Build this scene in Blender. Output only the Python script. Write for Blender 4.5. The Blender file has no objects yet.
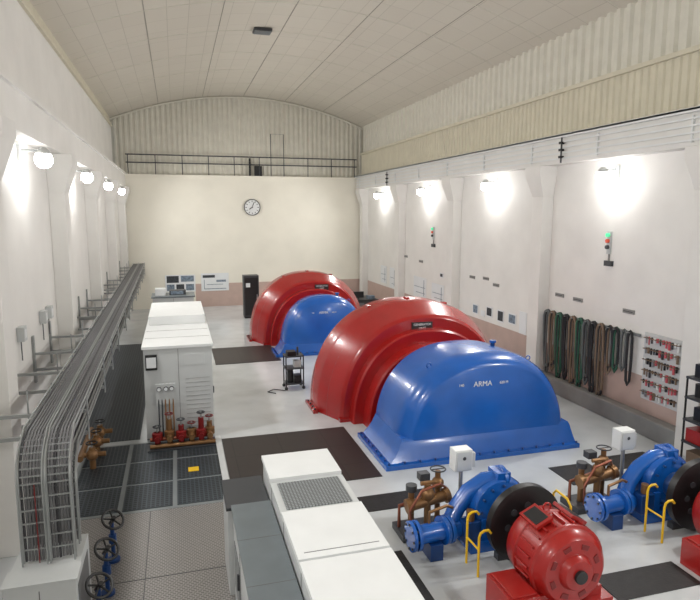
import bpy, bmesh, math, random
from mathutils import Vector, Matrix
random.seed(7)
S=bpy.context.scene
S.view_settings.view_transform='Standard'
S.view_settings.look='None'

# ---------------------------------------------------------------- materials
def mat(name,col,rough=.5,metal=0,noise=.06,nscale=3.0,bump=0,bscale=40,emit=0,coat=0):
    m=bpy.data.materials.new(name);m.use_nodes=True;nt=m.node_tree;N=nt.nodes;L=nt.links
    b=N['Principled BSDF'];b.inputs['Roughness'].default_value=rough;b.inputs['Metallic'].default_value=metal
    if coat: b.inputs['Coat Weight'].default_value=coat;b.inputs['Coat Roughness'].default_value=.1
    if emit:
        b.inputs['Emission Color'].default_value=(*col,1);b.inputs['Emission Strength'].default_value=emit
    tc=N.new('ShaderNodeTexCoord')
    if noise:
        n=N.new('ShaderNodeTexNoise');n.inputs['Scale'].default_value=nscale;n.inputs['Detail'].default_value=5
        L.new(tc.outputs['Object'],n.inputs['Vector'])
        r=N.new('ShaderNodeValToRGB')
        r.color_ramp.elements[0].position=.3;r.color_ramp.elements[1].position=.7
        r.color_ramp.elements[0].color=(*[c*(1-noise*1.6) for c in col],1)
        r.color_ramp.elements[1].color=(*[min(1,c*(1+noise)) for c in col],1)
        L.new(n.outputs['Fac'],r.inputs['Fac']);L.new(r.outputs['Color'],b.inputs['Base Color'])
    else: b.inputs['Base Color'].default_value=(*col,1)
    if bump:
        n2=N.new('ShaderNodeTexNoise');n2.inputs['Scale'].default_value=bscale
        L.new(tc.outputs['Object'],n2.inputs['Vector'])
        bu=N.new('ShaderNodeBump');bu.inputs['Strength'].default_value=bump;bu.inputs['Distance'].default_value=.02
        L.new(n2.outputs['Fac'],bu.inputs['Height']);L.new(bu.outputs['Normal'],b.inputs['Normal'])
    return m
def srgb(r,g,b):
    f=lambda c:((c/255+.055)/1.055)**2.4 if c/255>.04045 else c/255/12.92
    return (f(r),f(g),f(b))
def brickmat(name,c1,c2,mortar,w,hh,ms,rough=.5,metal=0,offset=0.0):
    m=mat(name,c1,rough,metal,noise=0);N=m.node_tree.nodes;L=m.node_tree.links
    t=N.new('ShaderNodeTexBrick');tc=[n for n in N if n.type=='TEX_COORD'][0]
    L.new(tc.outputs['Object'],t.inputs['Vector'])
    t.offset=offset;t.inputs['Scale'].default_value=1;t.inputs['Brick Width'].default_value=w;t.inputs['Row Height'].default_value=hh
    t.inputs['Mortar Size'].default_value=ms
    t.inputs['Color1'].default_value=(*c1,1);t.inputs['Color2'].default_value=(*c2,1);t.inputs['Mortar'].default_value=(*mortar,1)
    L.new(t.outputs['Color'],N['Principled BSDF'].inputs['Base Color'])
    return m
M={}
M['wall']=mat('wall_paint',srgb(229,227,223),.6,noise=.03,nscale=1.2,bump=.05)
M['back']=mat('back_wall_paint',srgb(233,229,216),.6,noise=.03,nscale=.8,bump=.05)
M['pink']=mat('pink_wainscot_paint',srgb(190,166,156),.55,noise=.04)
M['corrL']=mat('corrugated_light',srgb(216,213,201),.5,noise=.04)
M['corrD']=mat('corrugated_beige',srgb(210,204,184),.5,noise=.04)
M['ceil']=brickmat('ceiling_panels',srgb(208,202,190),srgb(205,199,187),srgb(186,180,168),.62,1.15,.01,.6)
M['floor']=mat('painted_concrete_floor',srgb(202,206,208),.17,noise=.06,nscale=1.3,bump=.02)
M['mat']=mat('black_rubber',srgb(36,34,34),.6,noise=.2,nscale=9,bump=.3)
M['brownmat']=brickmat('rubber_tile_mat',srgb(50,43,42),srgb(45,39,38),srgb(28,25,25),1.0,1.0,.012,.45)
M['checker']=brickmat('checker_plate',srgb(122,118,115),srgb(112,109,107),srgb(158,155,152),.06,.04,.008,.36,.45,.5)
M['grate']=brickmat('steel_grating',srgb(32,38,44),srgb(40,47,53),srgb(74,82,88),.075,.075,.012,.45,.4)
M['frame']=mat('steel_frame',srgb(140,146,148),.4,.4)
M['red']=mat('red_enamel',srgb(158,24,22),.27,noise=.07,nscale=2,coat=.4)
M['redm']=mat('motor_red',srgb(160,28,24),.32,noise=.06,coat=.2)
M['dred']=mat('dark_red_enamel',srgb(118,20,20),.4)
M['blue']=mat('blue_enamel',srgb(18,90,176),.26,noise=.08,nscale=2,coat=.4)
M['dblue']=mat('dark_blue_enamel',srgb(14,60,120),.35)
M['black']=mat('black_metal',srgb(26,26,28),.4)
M['dark']=mat('dark_grey',srgb(60,62,66),.45)
M['white']=mat('white_lacquer',srgb(226,228,228),.4,noise=.02)
M['cab']=mat('light_grey_cabinet',srgb(198,201,201),.42,noise=.03)
M['grey']=mat('mid_grey_panel',srgb(108,116,120),.4,noise=.06)
M['gv']=brickmat('vent_grille',srgb(150,154,156),srgb(140,144,146),srgb(90,94,96),.04,.04,.008,.4)
M['galv']=mat('galvanised_steel',srgb(165,168,168),.35,.6)
M['cable']=mat('grey_cable',srgb(110,110,112),.5)
M['cable2']=mat('dark_cable',srgb(62,62,65),.5)
M['cable3']=mat('pale_cable',srgb(165,165,163),.5)
M['bronze']=mat('bronze_brass',srgb(140,104,68),.4,.5)
M['copper']=mat('copper_pipe',srgb(150,90,70),.4,.6)
M['yellow']=mat('yellow_paint',srgb(235,190,30),.4)
M['green']=mat('green_hose',srgb(42,92,72),.6)
M['hblack']=mat('black_hose',srgb(40,40,43),.6)
M['hbrown']=mat('brown_hose',srgb(124,104,86),.7)
M['hgrey']=mat('grey_hose',srgb(100,104,104),.7)
M['paper']=mat('paper',srgb(225,228,230),.6,noise=.02)
M['printb']=mat('print_blue_grey',srgb(120,135,150),.6,noise=.3,nscale=12)
M['printd']=mat('print_dark',srgb(60,64,70),.6,noise=.4,nscale=14)
M['skirt']=mat('grey_skirting',srgb(140,140,138),.5)
M['lamp']=mat('lamp_glass',(1,.99,.97),.3,noise=0,emit=26)
M['gled']=mat('signal_green',(.1,.9,.4),.3,noise=0,emit=.5)
M['ored']=mat('signal_amber',(.7,.1,.05),.3,noise=0,emit=.1)
M['pinkt']=mat('pink_tools',srgb(200,90,100),.5)
M['seam']=mat('dark_seam',srgb(105,105,105),.6)
M['cseam']=mat('ceiling_seam',srgb(150,145,133),.6)

# ---------------------------------------------------------------- builder
class B:
    def __init__(s): s.bm=bmesh.new();s.ms=[]
    def mi(s,m):
        if m not in s.ms: s.ms.append(m)
        return s.ms.index(m)
    def face(s,vs,m):
        try:
            f=s.bm.faces.new(vs);f.material_index=s.mi(m);f.smooth=True;return f
        except ValueError: return None
    def box(s,x0,x1,y0,y1,z0,z1,m):
        v=[s.bm.verts.new(p) for p in [(x0,y0,z0),(x1,y0,z0),(x1,y1,z0),(x0,y1,z0),(x0,y0,z1),(x1,y0,z1),(x1,y1,z1),(x0,y1,z1)]]
        for f in [(3,2,1,0),(4,5,6,7),(0,1,5,4),(1,2,6,5),(2,3,7,6),(3,0,4,7)]: s.face([v[i] for i in f],m)
        return v
    def rings(s,rs,m,cap0=True,cap1=True):
        R=[[s.bm.verts.new(p) for p in r] for r in rs];n=len(R[0])
        for a,b in zip(R,R[1:]):
            for i in range(n): s.face([a[i],a[(i+1)%n],b[(i+1)%n],b[i]],m)
        if cap0: s.face(R[0][::-1],m)
        if cap1: s.face(R[-1],m)
    def rev(s,o,ax,prof,m,seg=28):
        """lathe: prof list of (dist along axis, radius)"""
        o=Vector(o);ax=Vector(ax).normalized()
        u=ax.orthogonal().normalized();w=ax.cross(u)
        rs=[]
        for d,r in prof:
            rs.append([o+ax*d+(u*math.cos(2*math.pi*i/seg)+w*math.sin(2*math.pi*i/seg))*max(r,.0005) for i in range(seg)])
        s.rings(rs,m)
    def cyl(s,p0,p1,r,m,seg=16,r1=None):
        p0=Vector(p0);p1=Vector(p1);s.rev(p0,p1-p0,[(0,r),((p1-p0).length,r if r1 is None else r1)],m,seg)
    def tube(s,pts,r,m,seg=8,closed=False):
        P=[Vector(p) for p in pts];n=len(P);rs=[];u=None
        for i,p in enumerate(P):
            if closed: t=P[(i+1)%n]-P[i-1]
            else: t=(P[min(i+1,n-1)]-P[max(i-1,0)])
            t.normalize()
            if u is None: u=t.orthogonal().normalized()
            u=(u-t*u.dot(t)).normalized();w=t.cross(u)
            rs.append([p+(u*math.cos(2*math.pi*k/seg)+w*math.sin(2*math.pi*k/seg))*r for k in range(seg)])
        if closed:
            rs.append(rs[0]);s.rings(rs,m,False,False)
        else: s.rings(rs,m)
    def arc(s,secs,cx,m,n=2.3,N=40,z0=0):
        """arched cover lofted along Y: secs [(y,a,h)] back to front"""
        rs=[]
        for y,a,h in secs:
            r=[]
            for i in range(N+1):
                t=math.pi*(1-i/N);c=math.cos(t);q=math.sin(t)
                r.append((cx+a*math.copysign(abs(c)**(2/n),c),y,z0+h*abs(q)**(2/n)))
            rs.append(r)
        s.rings(rs,m,True,True)
    def ball(s,c,r,m,seg=16):
        prof=[(-math.cos(math.pi*i/8)*r,math.sin(math.pi*i/8)*r) for i in range(9)]
        s.rev(c,(0,0,1),prof,m,seg)
    def done(s,name,bevel=0,ang=35):
        bmesh.ops.recalc_face_normals(s.bm,faces=s.bm.faces)
        me=bpy.data.meshes.new(name);s.bm.to_mesh(me);s.bm.free()
        for m in s.ms: me.materials.append(M[m])
        me.set_sharp_from_angle(angle=math.radians(ang))
        o=bpy.data.objects.new(name,me);bpy.context.collection.objects.link(o)
        if bevel:
            b=o.modifiers.new('bevel','BEVEL');b.width=bevel;b.segments=2;b.limit_method='ANGLE';b.angle_limit=math.radians(40)
        return o
def copy(o,loc):
    c=bpy.data.objects.new(o.name.split('.')[0],o.data);bpy.context.collection.objects.link(c);c.location=loc
    for m in o.modifiers:
        k=c.modifiers.new(m.name,m.type)
        if m.type=='BEVEL': k.width=m.width;k.segments=m.segments;k.limit_method=m.limit_method;k.angle_limit=m.angle_limit
    return c
def text(parent,body,size,loc,rot,m,ext=.004):
    c=bpy.data.curves.new('lettering','FONT');c.body=body;c.size=size;c.extrude=ext;c.align_x='CENTER';c.align_y='CENTER'
    c.materials.append(M[m]);o=bpy.data.objects.new('lettering',c);bpy.context.collection.objects.link(o)
    o.location=loc;o.rotation_euler=rot
    o.parent=parent;return o

Y0,Y1=-8.0,32.9
COLS=[-7.6,-1.9,3.8,9.5,15.2,20.9,26.6,32.3]
LAMPY=[-4.8,.95,6.65,12.4,18.1,23.6,29.3]
# ---------------------------------------------------------------- shell
b=B();b.box(-3.4,10.9,Y0-.2,Y1+.8,-.3,0,'floor');b.done('floor')
b=B();b.box(-3.2,-2.7,Y0,Y1,0,6.3,'wall');b.box(-3.2,-2.35,Y0,Y1,6.3,6.95,'wall')
b.box(-3.4,-2.9,Y0,Y1,6.95,9.3,'wall');b.box(-3.4,-2.95,Y0,Y1,9.3,9.75,'corrD');b.box(-3.0,-2.82,Y0,Y1,9.25,9.33,'corrD');b.done('wall_left')
b=B();b.box(10.3,10.8,Y0,Y1,1.25,6.3,'wall');b.box(10.29,10.8,Y0,Y1,0,1.25,'pink')
b.box(9.88,10.8,Y0,Y1,6.3,7.0,'wall');b.box(10.35,10.8,Y0,Y1,7.0,9.9,'corrD')
b.done('wall_right')
def corr(x,z0,z1,ya,yb,pitch,dep,m,name,axis='y'):
    b=B();P=[];y=ya
    while y<yb:
        for dy,dd in [(0,0),(.35,0),(.5,1),(.85,1)]:
            P.append((y+dy*pitch,dd*dep))
        y+=pitch
    lo=[];hi=[]
    for t,d in P:
        t=min(t,yb)
        if axis=='y': lo.append(b.bm.verts.new((x-d,t,z0)));hi.append(b.bm.verts.new((x-d,t,z1)))
        else:
            zt=z1(t);lo.append(b.bm.verts.new((t,x-d,z0)));hi.append(b.bm.verts.new((t,x-d,zt)))
    for i in range(len(lo)-1): b.face([lo[i],lo[i+1],hi[i+1],hi[i]],m)
    return b.done(name,ang=10)
corr(10.2,7.0,8.2,Y0,Y1,.22,.04,'corrD','wall_right_cladding_lower')
corr(10.3,8.28,9.9,Y0,Y1,.34,.07,'corrL','wall_right_cladding_upper')
b=B();b.box(10.08,10.34,Y0,Y1,8.2,8.3,'corrD');b.done('trim_1')
# ceiling vault
def vz(x):
    t=(x-3.7)/6.75;return 9.68+1.42*(1-t*t)
b=B();n=24;xs=[-3.05+13.5*i/n for i in range(n+1)]
R=[]
for y in (Y0,Y1+.4):
    R.append([b.bm.verts.new((x,y,vz(x))) for x in xs])
    R.append([b.bm.verts.new((x,y,vz(x)+.2)) for x in xs])
for i in range(n):
    b.face([R[0][i],R[0][i+1],R[2][i+1],R[2][i]],'ceil');b.face([R[1][i],R[3][i],R[3][i+1],R[1][i+1]],'ceil')
b.done('ceiling')
b=B()
y=1.0
while y<32.5:
    pts=[(x,y,vz(x)-.004) for x in xs];b.tube(pts,.012,'corrL',6);y+=2.9
for x in (-.6,1.6,3.7,5.9,8.0): b.tube([(x,0,vz(x)-.004),(x,32.9,vz(x)-.004)],.012,'cseam',6)
b.done('trim_2')
b=B();b.box(2.75,3.35,20.9,21.4,vz(3)-.1,vz(3)-.02,'dark')
for i in range(5): b.box(2.78,3.32,20.94+i*.09,20.98+i*.09,vz(3)-.13,vz(3)-.1,'frame')
b.done('ceiling_vent',.01)
# back wall
b=B();b.box(-3.2,10.8,Y1,Y1+.3,1.25,6.9,'back');b.box(-3.2,.9,Y1,Y1+.3,0,1.25,'back');b.box(.9,10.8,Y1-.01,Y1+.3,0,1.25,'pink')
b.box(-3.2,10.8,Y1-.06,Y1+.3,6.86,6.96,'back');b.box(-3.3,10.8,Y1+.42,Y1+.6,6.9,11.3,'corrD');b.done('wall_back')
corr(Y1+.38,6.96,vz,-2.95,10.3,.26,.05,'corrL','wall_back_cladding','x')
b=B();b.box(-3.4,10.9,Y0-.2,Y0,0,11.3,'wall');b.done('wall_front')
# gable handrail and arch trim
b=B()
for z in (7.55,7.95): b.tube([(-2.3,Y1+.06,z),(9.9,Y1+.06,z)],.03,'dark')
for i in range(10):
    x=-2.2+i*1.33;b.cyl((x,Y1+.06,6.96),(x,Y1+.06,7.97),.022,'dark',8)
b.done('handrail')
b=B();b.box(4.2,4.6,Y1+.12,Y1+.3,6.97,7.5,'black');b.tube([(5.1,Y1+.2,6.98),(5.1,Y1+.2,9.2),(5.8,Y1+.2,9.2),(5.8,Y1+.2,6.98)],.02,'dark',6)
b.box(3.9,4.0,Y1+.12,Y1+.2,6.97,7.9,'black')
b.done('crane_end_ladder')
b=B();b.tube([(x,Y1+.27,vz(x)-.06) for x in xs],.05,'corrL',8);b.done('trim_3')
# skirting right
b=B();b.box(9.98,10.29,Y0,Y1,0,.42,'skirt');b.done('baseboard_right',.02)
# columns
def column(side):
    b=B()
    s=1 if side=='r' else -1
    def bx(d0,d1,y0,y1,z0,z1): 
        a,c=sorted((-s*d0,-s*d1));b.box(a,c,y0,y1,z0,z1,'wall')
    bx(0,.34,-.26,.26,0,6.3)
    d=.34;e=.55
    a=[(-s*0,-.262),(-s*d,-.262),(-s*d,.262),(-s*0,.262)];t=[(-s*0,-.38),(-s*e,-.38),(-s*e,.38),(-s*0,.38)]
    rs=[[(x,y,5.45) for x,y in a],[(x,y,6.08) for x,y in t],[(x,y,6.3) for x,y in t]]
    b.rings(rs,'wall');return b.done('column',.01)
cl=column('l');cl.location=(-2.7,COLS[0],0)
cr=column('r');cr.location=(10.3,COLS[0],0)
for y in COLS[1:]: copy(cl,(-2.7,y,0));copy(cr,(10.3,y,0))
# conductor rails on right beam
b=B()
for z in (6.42,6.56,6.70,6.84): b.box(9.80,9.84,Y0,Y1-.05,z-.018,z+.018,'white')
y=Y0+1
while y<Y1: b.box(9.83,9.88,y,y+.04,6.38,6.9,'white');y+=2.8
b.box(9.75,9.84,Y0,Y1-.05,6.95,7.04,'white');b.box(9.75,9.9,Y0,Y1-.05,6.99,7.03,'cab')
for y in (13.9,27.5):
    for k in range(3): b.box(9.72,9.84,y,y+.08,6.42+k*.18,6.48+k*.18,'black')
    b.box(9.76,9.8,y+.03,y+.05,6.3,6.98,'dark')
b.done('crane_conductor_rail')
b=B()
b.box(-2.35,-2.28,Y0,Y1-.05,6.93,7.0,'wall');b.done('crane_rail')

# lamps
def lamp(side):
    s=1 if side=='r' else -1
    b=B()
    b.box(min(0,-s*.06),max(0,-s*.06),-.1,.1,-.02,.28,'cab')
    b.cyl((-s*.05,0,.18),(-s*.42,0,.18),.025,'galv',8)
    b.rev((-s*.42,0,.24),(0,0,-1),[(0,.05),(.05,.1),(.12,.14)],'cab',20)
    b.ball((-s*.42,0,.02),.16,'lamp')
    return b.done('wall_lamp')
la=lamp('l');ra=lamp('r')
for i,y in enumerate(LAMPY):
    for s,o,x,z in ((-1,la,-2.7,5.95),(1,ra,10.3,5.85)):
        (o if i==0 else copy(o,(0,0,0))).location=(x,y,z)
        L=bpy.data.lights.new('lamp_light','POINT');L.energy=24;L.color=(1,.99,.97);L.shadow_soft_size=.1
        lo=bpy.data.objects.new('lamp_light',L);bpy.context.collection.objects.link(lo);lo.location=(x-s*.42,y,z-.24)
        L=bpy.data.lights.new('lamp_flood','SPOT');L.energy=475;L.color=(1,.99,.97);L.shadow_soft_size=.18;L.spot_size=math.radians(165);L.spot_blend=.8
        lo=bpy.data.objects.new('lamp_flood',L);bpy.context.collection.objects.link(lo);lo.location=(x-s*.72,y,z-.02)
        lo.rotation_euler=Vector((-s*1,0,-.35)).to_track_quat('-Z','Y').to_euler()

# ---------------------------------------------------------------- floor coverings
def mats(name,rects,m,z=.012):
    for r in rects:
        b=B();b.box(r[0],r[1],r[2],r[3],.001,z,m);b.done(name)
mats('rubber_mat',[(2.85,4.5,9.05,9.6),(6.9,7.8,8.95,9.75),(2.55,3.05,6.4,7.8),(5.35,6.7,5.9,6.45),(8.1,9.3,9.3,9.9)],'mat')
mats('rubber_floor_mat',[(.80,3.62,10.3,13.1),(1.1,3.3,19.9,22.4)],'brownmat')
b=B()
for i in range(3):
    for j in range(3):
        x0=-2.0+i*.9;y0=10.15+j*1.05;b.box(x0+.04,x0+.86,y0+.04,y0+1.01,.004,.02,'grate')
b.box(-2.05,.66,10.1,13.35,.001,.009,'frame');b.box(.66,.78,6,13.25,.0,.04,'cab')
b.done('floor_grating')
b=B();b.box(-2.35,.62,4,10.08,.001,.014,'checker')
for y in (6.2,8.1): b.box(-2.35,.62,y,y+.012,.014,.017,'dark')
b.box(-.6,-.59,4,10.08,.014,.017,'dark');b.done('checker_plate_floor')
b=B();b.box(-2.35,-.95,13.6,24,.001,.012,'grate');b.done('floor_grating')
b=B();b.box(.05,.25,11.5,11.7,.021,.028,'yellow');b.done('floor_label')

# ---------------------------------------------------------------- generators
def red_gen(name,cx,yf,a,h,tx):
    b=B()
    b.arc([(yf+1.75,a*.97,h*.97),(yf+1.65,a,h),(yf+.95,a,h),(yf+.85,a*.985,h*.985),(yf+.12,a*.86,h*.915),(yf+.05,a*.845,h*.905),(yf,a*.82,h*.885)],cx,'red',2.25,56)
    b.arc([(yf+.02,a*.76,h*.80),(yf-.22,a*.755,h*.795),(yf-.26,a*.74,h*.78)],cx,'red',2.2,56)
    b.arc([(yf-.2,a*.66,h*.69),(yf-.62,a*.655,h*.685),(yf-.66,a*.64,h*.67)],cx,'red',2.2,56)
    b.arc([(yf-.6,a*.55,h*.57),(yf-.96,a*.55,h*.57)],cx,'dred',2.1)
    for q in (-.42,.0,.42):
        x=cx+a*q;z=h*(1-abs(q)**2.25)**(1/2.25)
        b.box(x-.05,x+.05,yf+1.2,yf+1.4,z-.03,z+.04,'red')
    for s in (-1,1):
        x=cx+s*a;b.box(min(x,x+s*.12),max(x,x+s*.12),yf+.75,yf+1.75,0,.07,'red')
        for j in range(4): b.cyl((x+s*.06,yf+.85+j*.25,.06),(x+s*.06,yf+.85+j*.25,.11),.025,'dark',6)
    b.box(cx-a*.86,cx+a*.86,yf-.05,yf+.1,0,.09,'red')
    for f,yy in ((.93,.55),):
        pts=[]
        for i in range(41):
            t=math.pi*(1-i/40);c=math.cos(t);q=math.sin(t)
            pts.append((cx+a*f*math.copysign(abs(c)**(2/2.25),c),yf+yy,h*.952*abs(q)**(2/2.25)))
        b.tube(pts,.012,'dred',6)
    b.box(tx-.27,tx+.27,yf-.035,yf+.02,h*.885-.30,h*.885-.09,'black')
    o=b.done(name)
    text(o,'GENERATOR',.08,(tx,yf-.04,h*.885-.15),(math.pi/2,0,0),'paper')
    text(o,'UNIT',.08,(tx,yf-.04,h*.885-.24),(math.pi/2,0,0),'paper')
    return o
def blue_cov(name,cx,yf,a,h,dep,lx):
    b=B();k=a/2.02
    b.arc([(yf+dep,a,h*.985),(yf+.5,a,h),(yf+.36,a*.992,h*.992),(yf+.24,a*.975,h*.975),(yf+.13,a*.95,h*.95),(yf+.05,a*.915,h*.92),(yf,a*.87,h*.88)],cx,'blue',2.4,56)
    b.box(cx-a-.42*k,cx+a+.08,yf-.28*k,yf+dep,0,.09,'blue')
    px=[(0,.28,.06,-.16),(.12,.16,.03,-.11),(.24,.07,.01,-.06),(.36,.01,-.01,-.01),(.42,-.02,-.03,.03)]
    rs=[]
    for z,l,r,f in px:
        rs.append([(cx-a-l*k,yf+f*k,.09+z*k),(cx+a+r*k,yf+f*k,.09+z*k),(cx+a+r*k,yf+dep,.09+z*k),(cx-a-l*k,yf+dep,.09+z*k)])
    b.rings(rs,'blue')
    n=14
    for i in range(n):
        x=cx-a-.34*k+(2*a+.38*k)*i/(n-1);b.cyl((x,yf-.22*k,.08),(x,yf-.22*k,.13),.022,'dblue',6)
    for i in range(7):
        y=yf+.0+dep*.95*i/6;b.cyl((cx-a-.35*k,y,.08),(cx-a-.35*k,y,.13),.022,'dblue',6)
    b.cyl((cx+a*.35,yf+dep*.7,h*.93),(cx+a*.35,yf+dep*.7,h*.93+.15),.05,'dblue',12)
    b.cyl((cx+a*.35,yf+dep*.7,h*.93+.13),(cx+a*.35,yf+dep*.7,h*.93+.18),.075,'blue',12)
    for q in (-.6,.6):
        b.tube([(cx+a*q+.05*math.cos(t*math.pi/6),yf+.5,h*.88+.05*math.sin(t*math.pi/6)+.0) for t in range(12)],.012,'blue',6,True)
    o=b.done(name,0)
    text(o,'ARMA',.16*k,(lx,yf-.006,h*.72),(math.pi/2,0,0),'paper')
    text(o,'140',.08*k,(lx-.5*k,yf-.006,h*.72),(math.pi/2,0,0),'paper');text(o,'620 M',.08*k,(lx+.5*k,yf-.006,h*.72),(math.pi/2,0,0),'paper')
    return o
red_gen('generator_housing',5.82,13.45,2.56,2.76,5.72)
blue_cov('turbine_cover',6.13,10.75,1.96,2.11,1.68,5.95)
red_gen('generator_housing',5.05,22.5,2.33,2.66,5.35)
blue_cov('turbine_cover',5.08,20.55,1.56,2.06,.95,4.95)

# ---------------------------------------------------------------- pump/turbine-motor sets
def fset(X):
    b=B()
    cx=X-.05
    b.rev((cx,7.9,.6),(0,-1,0),[(0,.25),(.02,.40),(.08,.46),(.28,.47),(.38,.43),(.42,.3),(.44,.27)],'blue',32)
    b.rev((cx,7.46,.6),(0,-1,0),[(0,.22),(.14,.2)],'dblue',20)
    for i in range(12):
        t=i*math.pi/6;b.cyl((cx+.37*math.cos(t),7.52,.6+.37*math.sin(t)),(cx+.37*math.cos(t),7.46,.6+.37*math.sin(t)),.022,'dblue',6)
    b.tube([(X-.02,7.7,1.0),(X-.25,7.72,.98),(X-.5,7.75,.82),(X-.68,7.75,.6),(X-.8,7.7,.42)],.13,'blue',18)
    b.cyl((X-.0,7.7,1.0),(X+.06,7.7,1.0),.19,'blue',22);b.box(X-.12,X+.1,7.55,7.85,.95,1.14,'blue')
    pts=[(X-1.45,7.55,.36),(X-1.1,7.58,.36),(X-.75,7.65,.33),(X-.45,7.7,.3),(X-.15,7.72,.3)]
    b.tube(pts,.14,'blue',20)
    for px in (-1.52,-1.44): b.cyl((X+px,7.55,.36),(X+px+.05,7.55,.36),.22,'blue',24)
    b.cyl((X-1.0,7.6,.35),(X-.94,7.61,.35),.21,'blue',24);b.cyl((X-.92,7.61,.35),(X-.86,7.62,.35),.21,'blue',24)
    for i in range(8):
        t=i*math.pi/4;b.cyl((X-1.54,7.55+.18*math.cos(t),.36+.18*math.sin(t)),(X-1.38,7.55+.18*math.cos(t),.36+.18*math.sin(t)),.02,'dark',6)
    b.box(X-.6,X+.5,7.42,7.97,.0,.18,'blue');b.box(X-1.25,X-1.05,7.4,7.75,.0,.25,'dblue')
    b.box(X-.42,X-.3,7.45,7.95,.15,.5,'blue');b.box(X+.25,X+.36,7.45,7.95,.15,.5,'blue')
    b.box(X-.7,X-.45,7.42,7.6,.18,.5,'dblue');b.cyl((X-.58,7.5,.5),(X-.58,7.5,.66),.06,'bronze',12)
    b.tube([(X-1.2,7.6,.5),(X-1.2,7.6,.66),(X-.9,7.65,.7),(X-.75,7.7,.62)],.025,'bronze',8)
    b.done('turbine_casing',.006)
    b=B()
    b.cyl((X-1.3,8.15,.5),(X-.65,8.15,.6),.085,'bronze',16);b.cyl((X-1.34,8.15,.495),(X-1.26,8.15,.505),.12,'bronze',16)
    b.cyl((X-.7,8.15,.59),(X-.62,8.15,.605),.12,'bronze',16)
    b.cyl((X-1.0,8.12,.05),(X-1.0,8.12,.85),.055,'bronze',14);b.ball((X-1.0,8.12,.68),.11,'bronze')
    b.cyl((X-.75,8.3,.05),(X-.75,8.3,.95),.045,'bronze',14);b.ball((X-.75,8.3,.75),.1,'bronze')
    b.cyl((X-1.22,8.25,.05),(X-1.22,8.25,.75),.05,'bronze',14);b.cyl((X-1.22,8.25,.7),(X-1.22,8.25,.8),.09,'dark',14)
    b.cyl((X-1.12,8.12,.86),(X-.88,8.12,.86),.035,'bronze',10)
    b.tube([(X-1.25,8.1,.1),(X-1.34,8.0,.5),(X-1.15,8.0,.8),(X-.85,8.0,.88),(X-.65,8.2,.7)],.022,'copper',8)
    b.tube([(X-1.4,8.3,.1),(X-1.4,8.3,.45),(X-.9,8.38,.5),(X-.65,8.38,.5)],.03,'copper',8)
    b.tube([(X-.75+.12*math.cos(t*math.pi/8),8.3+.12*math.sin(t*math.pi/8),.98) for t in range(16)],.013,'dark',6,True)
    b.cyl((X-.87,8.3,.98),(X-.63,8.3,.98),.01,'dark',6)
    b.box(X-1.05,X-.88,8.3,8.45,.8,.92,'dark')
    b.box(X-1.45,X-.62,7.98,8.48,.0,.1,'dark')
    b.done('servo_valve_group',.006)
    b=B()
    b.box(X-.5,X-.2,8.2,8.42,.93,1.28,'white');b.box(X-.48,X-.22,8.18,8.2,.95,1.26,'cab');b.cyl((X-.35,8.3,0),(X-.35,8.3,.95),.035,'galv',8)
    b.box(X-.47,X-.23,8.15,8.45,0,.02,'galv');b.cyl((X-.35,8.17,1.15),(X-.35,8.19,1.15),.03,'dark',10)
    b.box(X-.2,X-.12,8.25,8.38,.95,1.2,'cab')
    b.done('control_box',.01)
    b=B()
    b.rev((X+.02,7.12,.62),(0,-1,0),[(0,.1),(.0,.5),(.02,.57),(.14,.57),(.16,.5),(.16,.12),(.3,.12),(.3,.09)],'black',48)
    for i in range(8):
        t=i*math.pi/4;b.cyl((X+.02+.3*math.cos(t),6.97,.62+.3*math.sin(t)),(X+.02+.3*math.cos(t),6.95,.62+.3*math.sin(t)),.05,'dark',12)
    b.cyl((X+.02,7.3,.62),(X+.02,6.74,.62),.07,'galv',14);b.box(X-.3,X+.34,7.16,7.28,.0,.1,'dark');b.box(X-.06,X+.1,7.16,7.24,.08,.6,'dark')
    b.done('flywheel')
    # motor
    b=B()
    b.rev((X,6.72,.62),(0,-1,0),[(0,.3),(.03,.46),(.1,.52),(.3,.54),(.32,.57),(.36,.57),(.38,.54),(.72,.54),(.74,.57),(.78,.57),(.8,.53),(.9,.49),(.94,.44),(.95,.25),(1.0,.23),(1.04,.2),(1.06,.05)],'redm',40)
    for i in range(24):
        t=i*math.pi/12;ct,st=math.cos(t),math.sin(t)
        p=Vector((X+.545*ct,0,.62+.545*st));u=Vector((-st,0,ct))*.012;n=Vector((ct,0,st))*.03
        q=[p-u,p+u,p+u+n,p-u+n]
        b.rings([[(v.x,6.32,v.z) for v in q],[(v.x,6.02,v.z) for v in q]],'redm')
    for i in range(8):
        t=math.pi/8+i*math.pi/4;ct,st=math.cos(t),math.sin(t)
        p=Vector((X+.35*ct,0,.62+.35*st));u=Vector((-st,0,ct))*.06;n=Vector((ct,0,st))*.035
        q=[p-u-n,p+u*.8-n,p+u+n,p-u*1.1+n]
        b.rings([[(v.x,5.80,v.z) for v in q],[(v.x,5.765,v.z) for v in q]],'dred')
    for i in range(12):
        t=i*math.pi/6;b.cyl((X+.5*math.cos(t),5.94,.62+.5*math.sin(t)),(X+.5*math.cos(t),5.88,.62+.5*math.sin(t)),.018,'black',6)
    b.cyl((X,5.67,.62),(X,5.62,.62),.09,'black',20)
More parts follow.
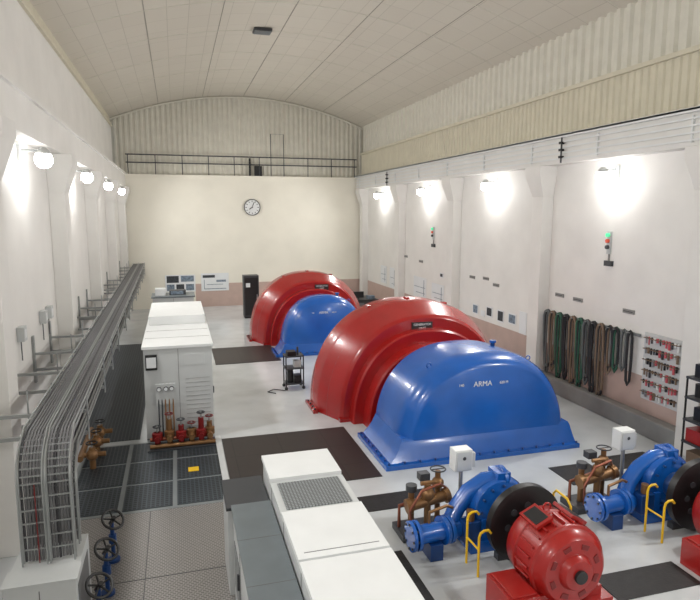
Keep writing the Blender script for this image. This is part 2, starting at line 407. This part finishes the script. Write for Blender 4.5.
    for t in (math.radians(60),math.radians(115)):
        ct,st=math.cos(t),math.sin(t);p=Vector((X+.56*ct,0,.62+.56*st));u=Vector((-st,0,ct))*.14;n=Vector((ct,0,st))*.05
        q=[p-u,p+u,p+u+n,p-u+n];b.rings([[(v.x,6.55,v.z) for v in q],[(v.x,6.12,v.z) for v in q]],'redm')
        n2=n*1.1;q=[p-u*.75+n*.9,p+u*.75+n*.9,p+u*.75+n2,p-u*.75+n2];b.rings([[(v.x,6.5,v.z) for v in q],[(v.x,6.17,v.z) for v in q]],'black')
    b.box(X-.62,X+.62,5.75,6.6,.0,.16,'redm');b.box(X-.5,X+.5,5.85,6.5,.14,.3,'redm')
    b.box(X-.98,X-.55,5.7,6.35,.0,.42,'redm');b.box(X-.94,X-.59,5.74,6.31,.42,.45,'redm');b.box(X-.9,X-.63,5.69,5.70,.1,.35,'dred')
    b.tube([(X+.06*math.cos(k*math.pi/6),6.45,1.2+.06*math.sin(k*math.pi/6)) for k in range(12)],.016,'redm',6,True)
    for v in b.bm.verts:
        v.co=Vector((X+(v.co.x-X)*.94,6.74+(v.co.y-6.72)*.94,v.co.z*.94))
    b.done('electric_motor',.006)
    # yellow rails
    b=B()
    for y,h in ((6.9,.58),(7.25,.68)): b.tube([(X-.76,y,.0),(X-.76,y,h),(X-.74,y,h+.06),(X-.69,y,h+.09),(X-.62,y,h+.09),(X-.58,y,h+.04)],.018,'yellow',8)
    b.tube([(X-.76,6.9,.4),(X-.76,7.25,.4)],.014,'yellow',8)
    b.done('safety_rail')
    b=B();b.tube([(X+.68,7.3,0),(X+.68,7.3,.85),(X+.67,7.22,.93),(X+.66,6.95,.93),(X+.66,6.86,.85),(X+.66,6.86,.0)],.018,'yellow',8)
    b.done('safety_rail')
fset(4.60);fset(7.72)

# ---------------------------------------------------------------- left switchgear cabinet
b=B();x0,x1,y0,y1=-.78,.66,13.3,19.5
b.box(x0,x1,y0,y1,.0,2.1,'cab');b.box(x0-.03,x1+.03,y0-.03,y1,2.1,2.16,'white')
b.box(x0+.02,x1-.02,15.9,18.4,2.16,2.38,'white')
ny=7
for i in range(1,ny):
    y=y0+(y1-y0)*i/ny
    b.box(x1,x1+.004,y-.008,y+.008,.1,2.1,'seam');b.box(x0-.004,x0,y-.008,y+.008,.1,2.1,'seam')
    if y<15.9: b.box(x0,x1,y-.008,y+.008,2.16,2.163,'seam')
for i in range(ny):
    y=y0+(y1-y0)*i/ny;b.box(x1,x1+.03,y+.1,y+.13,1.0,1.15,'dark');b.box(x1,x1+.005,y+.25,y+.65,.25,.45,'gv');b.box(x1,x1+.005,y+.25,y+.65,1.7,1.85,'gv')
b.box(x0,x1,y0-.004,y0,.08,.1,'seam');b.box(-.065,-.055,y0-.004,y0,.1,2.08,'seam')
b.box(-.74,-.5,y0-.06,y0,1.65,1.98,'black');b.box(-.72,-.52,y0-.065,y0-.06,1.7,1.93,'paper')
b.box(.05,.5,y0-.006,y0,1.7,1.95,'cab')
for k in range(12): b.box(.08,.6,y0-.006,y0,.3+k*.1,.305+k*.1,'seam')
b.done('switchgear_cabinet',.012)
# far desk cabinets
b=B();b.box(-1.0,.6,25,26.2,0,1.62,'cab');b.box(-1.05,.65,24.95,26.2,1.62,1.68,'grey');b.box(-.2,-.19,24.99,25,.1,1.6,'seam')
b.box(-.9,-.5,25.3,25.8,1.68,1.95,'white');b.box(-.35,.3,25.4,25.8,1.68,1.86,'dark');b.box(-.3,.2,25.36,25.4,1.7,1.84,'printb');b.done('control_desk',.012)
# pump valve group in front of switchgear
b=B()
for i,(x,m) in enumerate([(-.55,'dred'),(-.3,'bronze'),(-.06,'dred'),(.16,'bronze'),(.36,'dred'),(.54,'bronze')]):
    yy=12.9+.08*(i%2);hh=.5+.12*((i*2)%3)
    b.cyl((x,yy,.02),(x,yy,hh-.12),.06,m,16);b.rev((x,yy,.2),(0,0,1),[(0,.06),(.02,.11),(.16,.11),(.18,.06)],m,18)
    b.cyl((x,yy,hh-.12),(x,yy,hh+.02),.02,'galv',8)
    b.tube([(x+.08*math.cos(k*math.pi/8),yy+.08*math.sin(k*math.pi/8),hh) for k in range(16)],.013,'dred' if i%2 else 'dark',6,True)
    b.cyl((x-.08,yy,hh),(x+.08,yy,hh),.009,'dark',6)
    b.cyl((x,12.75,.25),(x,13.1,.25),.06,m,14)
b.tube([(-.7,12.95,.2),(.6,12.95,.2)],.045,'copper',12);b.tube([(-.7,12.8,.1),(.65,12.8,.1)],.045,'bronze',12)
for x in (-.5,-.43,-.36,-.28,-.2): b.tube([(x,13.0,.2),(x,13.12,.6),(x,13.2,1.35)],.016,'dark' if x<-.4 else 'bronze',8)
b.box(-.55,-.15,13.15,13.22,.9,1.35,'cab')
for x in (-.48,-.34,-.22): b.cyl((x,13.15,1.25),(x,13.1,1.25),.05,'dark',16);b.cyl((x,13.1,1.25),(x,13.095,1.25),.04,'paper',16)
b.box(-.75,.65,12.7,13.15,.021,.05,'dark')
b.done('valve_manifold')
b=B()
for i,y in enumerate((12.2,12.9,13.5)):
    b.cyl((-1.75,y,.021),(-1.75,y,.45),.06,'bronze',14);b.ball((-1.75,y,.3),.12,'bronze');b.cyl((-1.95,y,.3),(-1.5,y,.3),.05,'bronze',12)
    b.tube([(-1.75+.1*math.cos(k*math.pi/8),y+.1*math.sin(k*math.pi/8),.54) for k in range(16)],.015,'black',6,True);b.cyl((-1.75,y,.4),(-1.75,y,.55),.015,'galv',6)
b.tube([(-1.95,12,.3),(-1.95,13.7,.3)],.06,'bronze',12)
b.done('valve_manifold')

# ---------------------------------------------------------------- central cabinet bank
b=B()
b.box(1.07,2.0,2.2,8.2,0,1.5,'cab')
for a,c,m in [(7.42,8.22,'white'),(6.55,7.38,'gv'),(5.5,6.51,'white'),(4.4,5.46,'white'),(2.2,4.36,'white')]:
    if m=='gv': b.box(1.05,2.02,a,c,1.5,1.52,'cab');b.box(1.13,1.94,a+.06,c-.06,1.52,1.535,'gv')
    else: b.box(1.05,2.02,a,c,1.5,1.56,m)
b.box(1.13,1.94,5.6,5.612,1.56,1.562,'seam')
for y in (3.3,4.36,5.46,6.5,7.4): b.box(1.066,1.07,y-.006,y+.006,.05,1.5,'seam')
b.done('switchgear_bank',.012)
b=B()
b.box(.56,1.045,2.2,7.36,0,1.25,'cab');b.box(.54,1.045,2.2,7.38,1.25,1.29,'grey')
b.box(.5,1.045,7.42,8.25,0,1.2,'cab');b.box(.48,1.045,7.4,8.27,1.2,1.24,'dark')
for y in (3.6,4.6,5.6,6.5): b.box(.555,.56,y-.006,y+.006,.05,1.25,'seam');b.box(.53,.56,y+.1,y+.13,.6,.8,'dark');b.box(.54,1.045,y-.004,y+.004,1.29,1.292,'seam')
b.box(.552,.56,6.6,7.2,.3,.9,'gv')
b.done('low_cabinet',.01)

# ---------------------------------------------------------------- cable trays left
b=B()
def xo(y): return -.33*max(0,(y-7.5))/25
def ladder(xa,xb,z,yfar,ynear,zb,rad=.45):
    path=[(yfar,z),(20,z),(ynear+rad,z)]
    for i in range(1,9):
        t=i/8*math.pi/2;path.append((ynear+rad-rad*math.sin(t),z-rad+rad*math.cos(t)))
    path.append((ynear,zb))
    for x in (xa,xb):
        b.tube([(x+xo(y),y,q) for y,q in path],.014,'galv',6)
        b.tube([(x+xo(y),y,q+.075) if k<3 else (x+xo(y),y-.07,q) for k,(y,q) in enumerate(path)],.010,'galv',6)
    L=[]
    for (ya,za),(yb,zb2) in zip(path,path[1:]):
        d=math.hypot(yb-ya,zb2-za);n=max(1,int(d/.14))
        for i in range(n):
            f=i/n;L.append((ya+(yb-ya)*f,za+(zb2-za)*f))
    for y,q in L: b.box(xa+xo(y),xb+xo(y),y-.008,y+.008,q-.008,q+.008,'galv')
    ks=['cable','cable2','cable3','cable','cable','cable3'];nc=int((xb-xa)/.036)
    for i in range(nc):
        x=xa+.025+i*(xb-xa-.05)/max(1,nc-1);off=random.uniform(.015,.035)
        b.tube([(x+xo(y),y if k<3 else y+off,q+off if k<3 else q+off*.5) for k,(y,q) in enumerate(path)],.015,random.choice(ks),6)
ladder(-1.83,-1.57,2.40,32.6,7.2,1.0);ladder(-1.54,-1.28,2.40,32.6,7.2,1.0)
ladder(-1.83,-1.28,2.10,32.6,7.55,1.0,.35)
b.tube([(-1.66,7.17,1.95),(-1.66,7.17,1.0)],.007,'dred',6)
b.done('cable_tray')
bays=[]
for ya,yb in zip(COLS[3:],COLS[4:]):
    for f in (.22,.5,.78): bays.append(ya+(yb-ya)*f)
bays=[8.5]+bays
for y in bays:
    b=B();o=xo(y)
    b.box(-2.66,-1.25+o,y-.02,y+.02,2.02,2.07,'galv');b.box(-2.66,-1.25+o,y-.02,y+.02,2.33,2.375,'galv')
    b.cyl((-1.23+o,y,1.95),(-1.23+o,y,2.58),.012,'galv',6);b.cyl((-1.95+o,y,1.95),(-1.95+o,y,2.7),.012,'galv',6)
    b.box(-2.695,-2.66,y-.05,y+.05,1.8,2.7,'galv');b.done('cable_tray_bracket')
b=B();b.box(-1.95,-1.22,6.75,7.75,0,.98,'cab');b.box(-1.97,-1.20,6.73,7.06,.98,1.0,'cab');b.box(-1.6,-1.59,6.745,6.75,.05,.9,'seam');b.box(-1.22,-1.215,6.85,7.6,.1,.85,'seam');b.done('junction_cabinet',.01)
for ya,yb in zip(COLS[3:],COLS[4:]):
    b=B()
    for x,z in ((-2.62,1.3),(-2.62,1.15),(-2.6,.95)): b.tube([(x,ya+.32,z),(x,yb-.32,z)],.03,'galv',8)
    b.box(-2.695,-2.58,ya+1.5,ya+1.56,.85,1.4,'galv');b.box(-2.695,-2.58,yb-1.5,yb-1.44,.85,1.4,'galv')
    b.done('wall_conduit_pipe')
for y in (10.1,11.3,13.1,13.7,16.7): 
    b=B();b.box(-2.695,-2.58,y,y+.22,2.8,3.05,'cab');b.box(-2.59,-2.575,y+.05,y+.17,2.85,3.0,'white');b.tube([(-2.66,y+.11,2.8),(-2.66,y+.11,2.45)],.012,'cable',6);b.done('wall_junction_box')
# handwheels
for y in (7.1,7.9,8.7):
    b=B();c=Vector((-1.05,y,.62))
    b.cyl((-1.05,y,.014),(-1.05,y,.6),.03,'dblue',12);b.cyl((-1.05,y,.014),(-1.05,y,.05),.09,'dblue',16)
    b.cyl((-1.05,y,.3),(-1.05,y,.42),.055,'dblue',12)
    ax=Vector((.4,-.45,.75)).normalized();u=ax.orthogonal().normalized();w=ax.cross(u);r=.15
    b.tube([c+ax*.05+(u*math.cos(k*math.pi/10)+w*math.sin(k*math.pi/10))*r for k in range(20)],.018,'black',8,True)
    b.cyl(c-ax*.05,c+ax*.1,.03,'black',10)
    for k in range(5):
        d=u*math.cos(k*2*math.pi/5)+w*math.sin(k*2*math.pi/5);b.cyl(c+ax*.05,c+ax*.05+d*r,.012,'black',6)
    b.done('valve_handwheel')

# ---------------------------------------------------------------- back wall items
b=B();cx,cz=4.0,5.3
b.rev((cx,Y1,cz),(0,-1,0),[(0,.42),(.08,.44),(.1,.41),(.08,.39)],'dark',40);b.cyl((cx,Y1-.04,cz),(cx,Y1-.085,cz),.395,'white',40)
for i in range(12):
    t=i*math.pi/6;r0,r1=(.28,.36) 
    b.cyl((cx+r0*math.sin(t),Y1-.09,cz+r0*math.cos(t)),(cx+r1*math.sin(t),Y1-.09,cz+r1*math.cos(t)),.016,'black',6)
b.cyl((cx,Y1-.1,cz),(cx-.16,Y1-.1,cz-.1),.02,'black',6);b.cyl((cx,Y1-.1,cz),(cx+.1,Y1-.1,cz+.27),.014,'black',6);b.cyl((cx,Y1-.12,cz),(cx,Y1-.09,cz),.03,'black',12)
b.done('wall_clock')
def poster(x0,x1,z0,z1,name,cells):
    b=B();b.box(x0,x1,Y1-.03,Y1-.012,z0,z1,'paper')
    for (a,c,d,e,m) in cells: b.box(x0+a*(x1-x0),x0+c*(x1-x0),Y1-.034,Y1-.03,z0+d*(z1-z0),z0+e*(z1-z0),m)
    b.done(name)
poster(-.64,.9,.85,1.75,'poster_board',[(.05,.45,.55,.95,'printd'),(.52,.95,.6,.95,'printb'),(.05,.3,.08,.45,'printb'),(.36,.62,.08,.45,'printd'),(.68,.95,.08,.45,'printb')])
poster(1.2,2.65,.85,1.8,'poster_board',[(.06,.5,.75,.9,'printd'),(.1,.9,.1,.14,'printb'),(.1,.12,.1,.65,'printb'),(.2,.8,.35,.38,'printb'),(.55,.9,.5,.62,'printb')])
b=B();b.box(3.0,3.72,28.6,29.2,.06,2.05,'dark');b.box(3.05,3.67,28.58,28.6,.15,1.95,'black');b.box(3.6,3.64,28.55,28.58,.9,1.15,'galv');b.box(3.02,3.70,28.62,29.18,0,.06,'black');b.box(3.1,3.3,28.575,28.58,1.5,1.7,'paper');b.done('dark_locker',.01)
# cart
b=B();x,y=3.1,16.6
for dx in (-.25,.25):
    for dy in (-.2,.2): b.cyl((x+dx,y+dy,.05),(x+dx,y+dy,1.0),.018,'black',8);b.ball((x+dx,y+dy,.05),.05,'black')
for z in (.15,.6,.95): b.box(x-.27,x+.27,y-.22,y+.22,z,z+.03,'dark')
b.cyl((x-.1,y,.18),(x-.1,y,.55),.09,'black',14);b.box(x,x+.2,y-.1,y+.1,.63,.82,'cab');b.box(x-.2,x+.05,y-.15,y+.12,.98,1.1,'black');b.cyl((x+.12,y,.98),(x+.12,y,1.2),.03,'dark',10)
b.box(x+.0,x+.2,y-.15,y+.1,.18,.4,'black')
b.tube([(x-.3,y-.3,.03),(x-.6,y-.1,.03),(x-.8,y-.3,.03),(x-.6,y-.5,.03)],.015,'hblack',6)
b.done('tool_trolley')
b=B();b.box(8.0,9.2,27,28.2,0,.85,'dark');b.box(7.95,9.25,26.95,28.25,.85,.9,'black');b.box(8.1,8.6,27.4,27.5,.95,1.25,'black');b.cyl((8.35,27.45,.9),(8.35,27.45,1.0),.03,'black');b.box(8.75,9.1,27.2,27.5,.9,1.05,'printb');b.box(8.1,8.5,26.99,27,.1,.75,'grey');b.done('desk_with_monitor',.01)
# ---------------------------------------------------------------- right wall items
W=10.3
def rw(b,y0,y1,z0,z1,m,t=.03,off=0): b.box(W-off-t,W-off-.002,y0,y1,z0,z1,m)
for y,z,k in ((12.5,4.25,.85),(23.1,4.15,.8)):
    b=B();rw(b,y-.06*k,y+.06*k,z-.3*k,z+.35*k,'cab',.06);b.cyl((W-.06,y,z+.25*k),(W-.12,y,z+.25*k),.05,'gled',14);b.cyl((W-.06,y,z+.08*k),(W-.12,y,z+.08*k),.05,'ored',14);b.cyl((W-.06,y,z-.1*k),(W-.12,y,z-.1*k),.05,'dark',14)
    rw(b,y-.16,y+.1,z-.55,z-.42,'dark',.08);rw(b,y-.02,y+.02,z-.42,z-.25,'skirt',.03);b.done('signal_light')
for y,z in ((14.4,2.72),(13.6,2.70),(11.7,2.68),(18.6,2.75),(17.9,2.6),(26.2,3.0),(24.4,2.9),(19.6,2.7)):
    b=B();rw(b,y-.18,y+.18,z-.05,z+.05,'skirt',.04);rw(b,y-.15,y+.15,z-.01,z+.01,'dark',.045);b.done('wall_vent')
for y0,y1,z0,z1,m in ((19.1,19.5,1.4,1.75,'printb'),(18.1,18.5,1.45,1.8,'printd'),(17.35,17.75,1.4,1.8,'printd'),(16.6,17.05,1.45,1.8,'printb'),(16.0,16.4,1.25,1.95,'paper'),(18.62,18.9,1.4,1.6,'paper'),(22.1,22.4,2.4,2.6,'printd')):
    b=B();rw(b,y0,y1,z0,z1,'paper',.02);rw(b,y0+.04,y1-.04,z0+.04,z1-.04,m,.025);b.done('wall_picture')
for y0,y1,z0,z1 in ((22.0,23.2,1.3,2.1),(23.8,25.2,1.3,2.2),(27.5,28.4,1.3,2.3),(28.9,29.8,1.4,2.3)):
    b=B();rw(b,y0,y1,z0,z1,'paper',.02);rw(b,y0+.1,y1-.1,(z0+z1)/2,(z0+z1)/2+.02,'printb',.024);rw(b,y0+.2,y0+.25,z0+.1,z1-.1,'printb',.024);rw(b,y0+.1,y1-.3,z0+.2,z0+.22,'printb',.024);b.done('wiring_diagram')
# hanging hoses in bundles
b=B();b.box(W-.1,W-.02,11.25,14.85,2.16,2.22,'frame')
for y,ln,m,cnt in ((14.68,1.75,'hgrey',3),(14.42,1.6,'hbrown',3),(14.12,1.9,'green',3),(13.82,1.7,'hblack',3),(13.52,1.9,'hbrown',3),(13.22,1.85,'green',3),(12.95,1.6,'hgrey',3),(12.7,1.8,'hblack',3),(12.42,1.9,'hbrown',3),(12.12,1.1,'hbrown',2),(11.9,1.0,'green',2),(11.65,.9,'hgrey',1),(11.45,1.2,'hblack',1)):
    b.cyl((W-.02,y,2.2),(W-.26,y,2.23),.014,'galv',6)
    for c in range(cnt):
        r=.032;w=.055+.025*c;l=ln-.12*c;d=.03*c;mm=m if c!=1 else 'hblack'
        b.tube([(W-.13-d*.5,y-w,2.2-l*.5),(W-.13-d,y-w*.9,2.1),(W-.14-d,y-w*.5,2.23),(W-.15-d,y,2.26),(W-.16-d,y+w*.5,2.23),(W-.17-d,y+w*.9,2.1),(W-.17-d*.5,y+w,2.2-l*.6),(W-.16,y+w*.8,2.26-l),(W-.15,y,2.2-l-.04),(W-.14,y-w*.9,2.26-l),(W-.13-d*.5,y-w,2.2-l*.5)],r,mm,8)
b.done('hanging_hoses')
# tool board
b=B();b.box(W-.055,W-.012,10.0,11.1,.75,2.3,'cab')
for z in (.95,1.2,1.45,1.7,1.95,2.2): b.box(W-.14,W-.055,10.05,11.05,z-.015,z,'hbrown')
for z in (.95,1.2,1.45,1.7,1.95,2.2):
    for k in range(12):
        y=10.08+k*.083;m=random.choice(['pinkt','dark','black','pinkt','hbrown','galv','white']);r=random.uniform(.014,.03)
        b.cyl((W-.1,y,z+.03),(W-.1,y,z-random.uniform(.05,.16)),r,m,8)
b.done('tool_board')
# workbench shelf at right edge
b=B();b.box(9.55,9.95,8.6,9.1,.0,.06,'dark')
for z in (.5,.95,1.4,1.8): b.box(9.5,9.95,8.5,9.15,z,z+.04,'dark')
for y in (8.52,9.13):
    for x in (9.52,9.93): b.cyl((x,y,0),(x,y,1.84),.02,'black',8)
b.box(9.6,9.9,8.6,9.0,.99,1.25,'black');b.box(9.55,9.85,8.75,9.1,.54,.8,'redm');b.cyl((9.7,9.0,1.44),(9.7,9.0,1.7),.08,'black',14);b.box(9.6,9.9,8.6,8.85,1.44,1.65,'redm')
b.box(9.55,9.9,8.6,9.05,.06,.35,'hbrown');b.box(9.6,9.9,8.6,9.05,1.84,2.1,'black')
b.done('tool_shelf')

# ---------------------------------------------------------------- camera / world
p=math.atan(87/600);psi=math.atan(175/math.hypot(600,87))
cd=bpy.data.cameras.new('camera');cd.sensor_width=36;cd.lens=600/700*36;cd.clip_end=200
co=bpy.data.objects.new('camera',cd);co.location=(0,0,5);co.rotation_euler=(math.pi/2-p,0,-psi);bpy.context.collection.objects.link(co);S.camera=co
w=bpy.data.worlds.new('world');S.world=w;w.use_nodes=True;w.node_tree.nodes['Background'].inputs[0].default_value=(.6,.65,.7,1);w.node_tree.nodes['Background'].inputs[1].default_value=.5
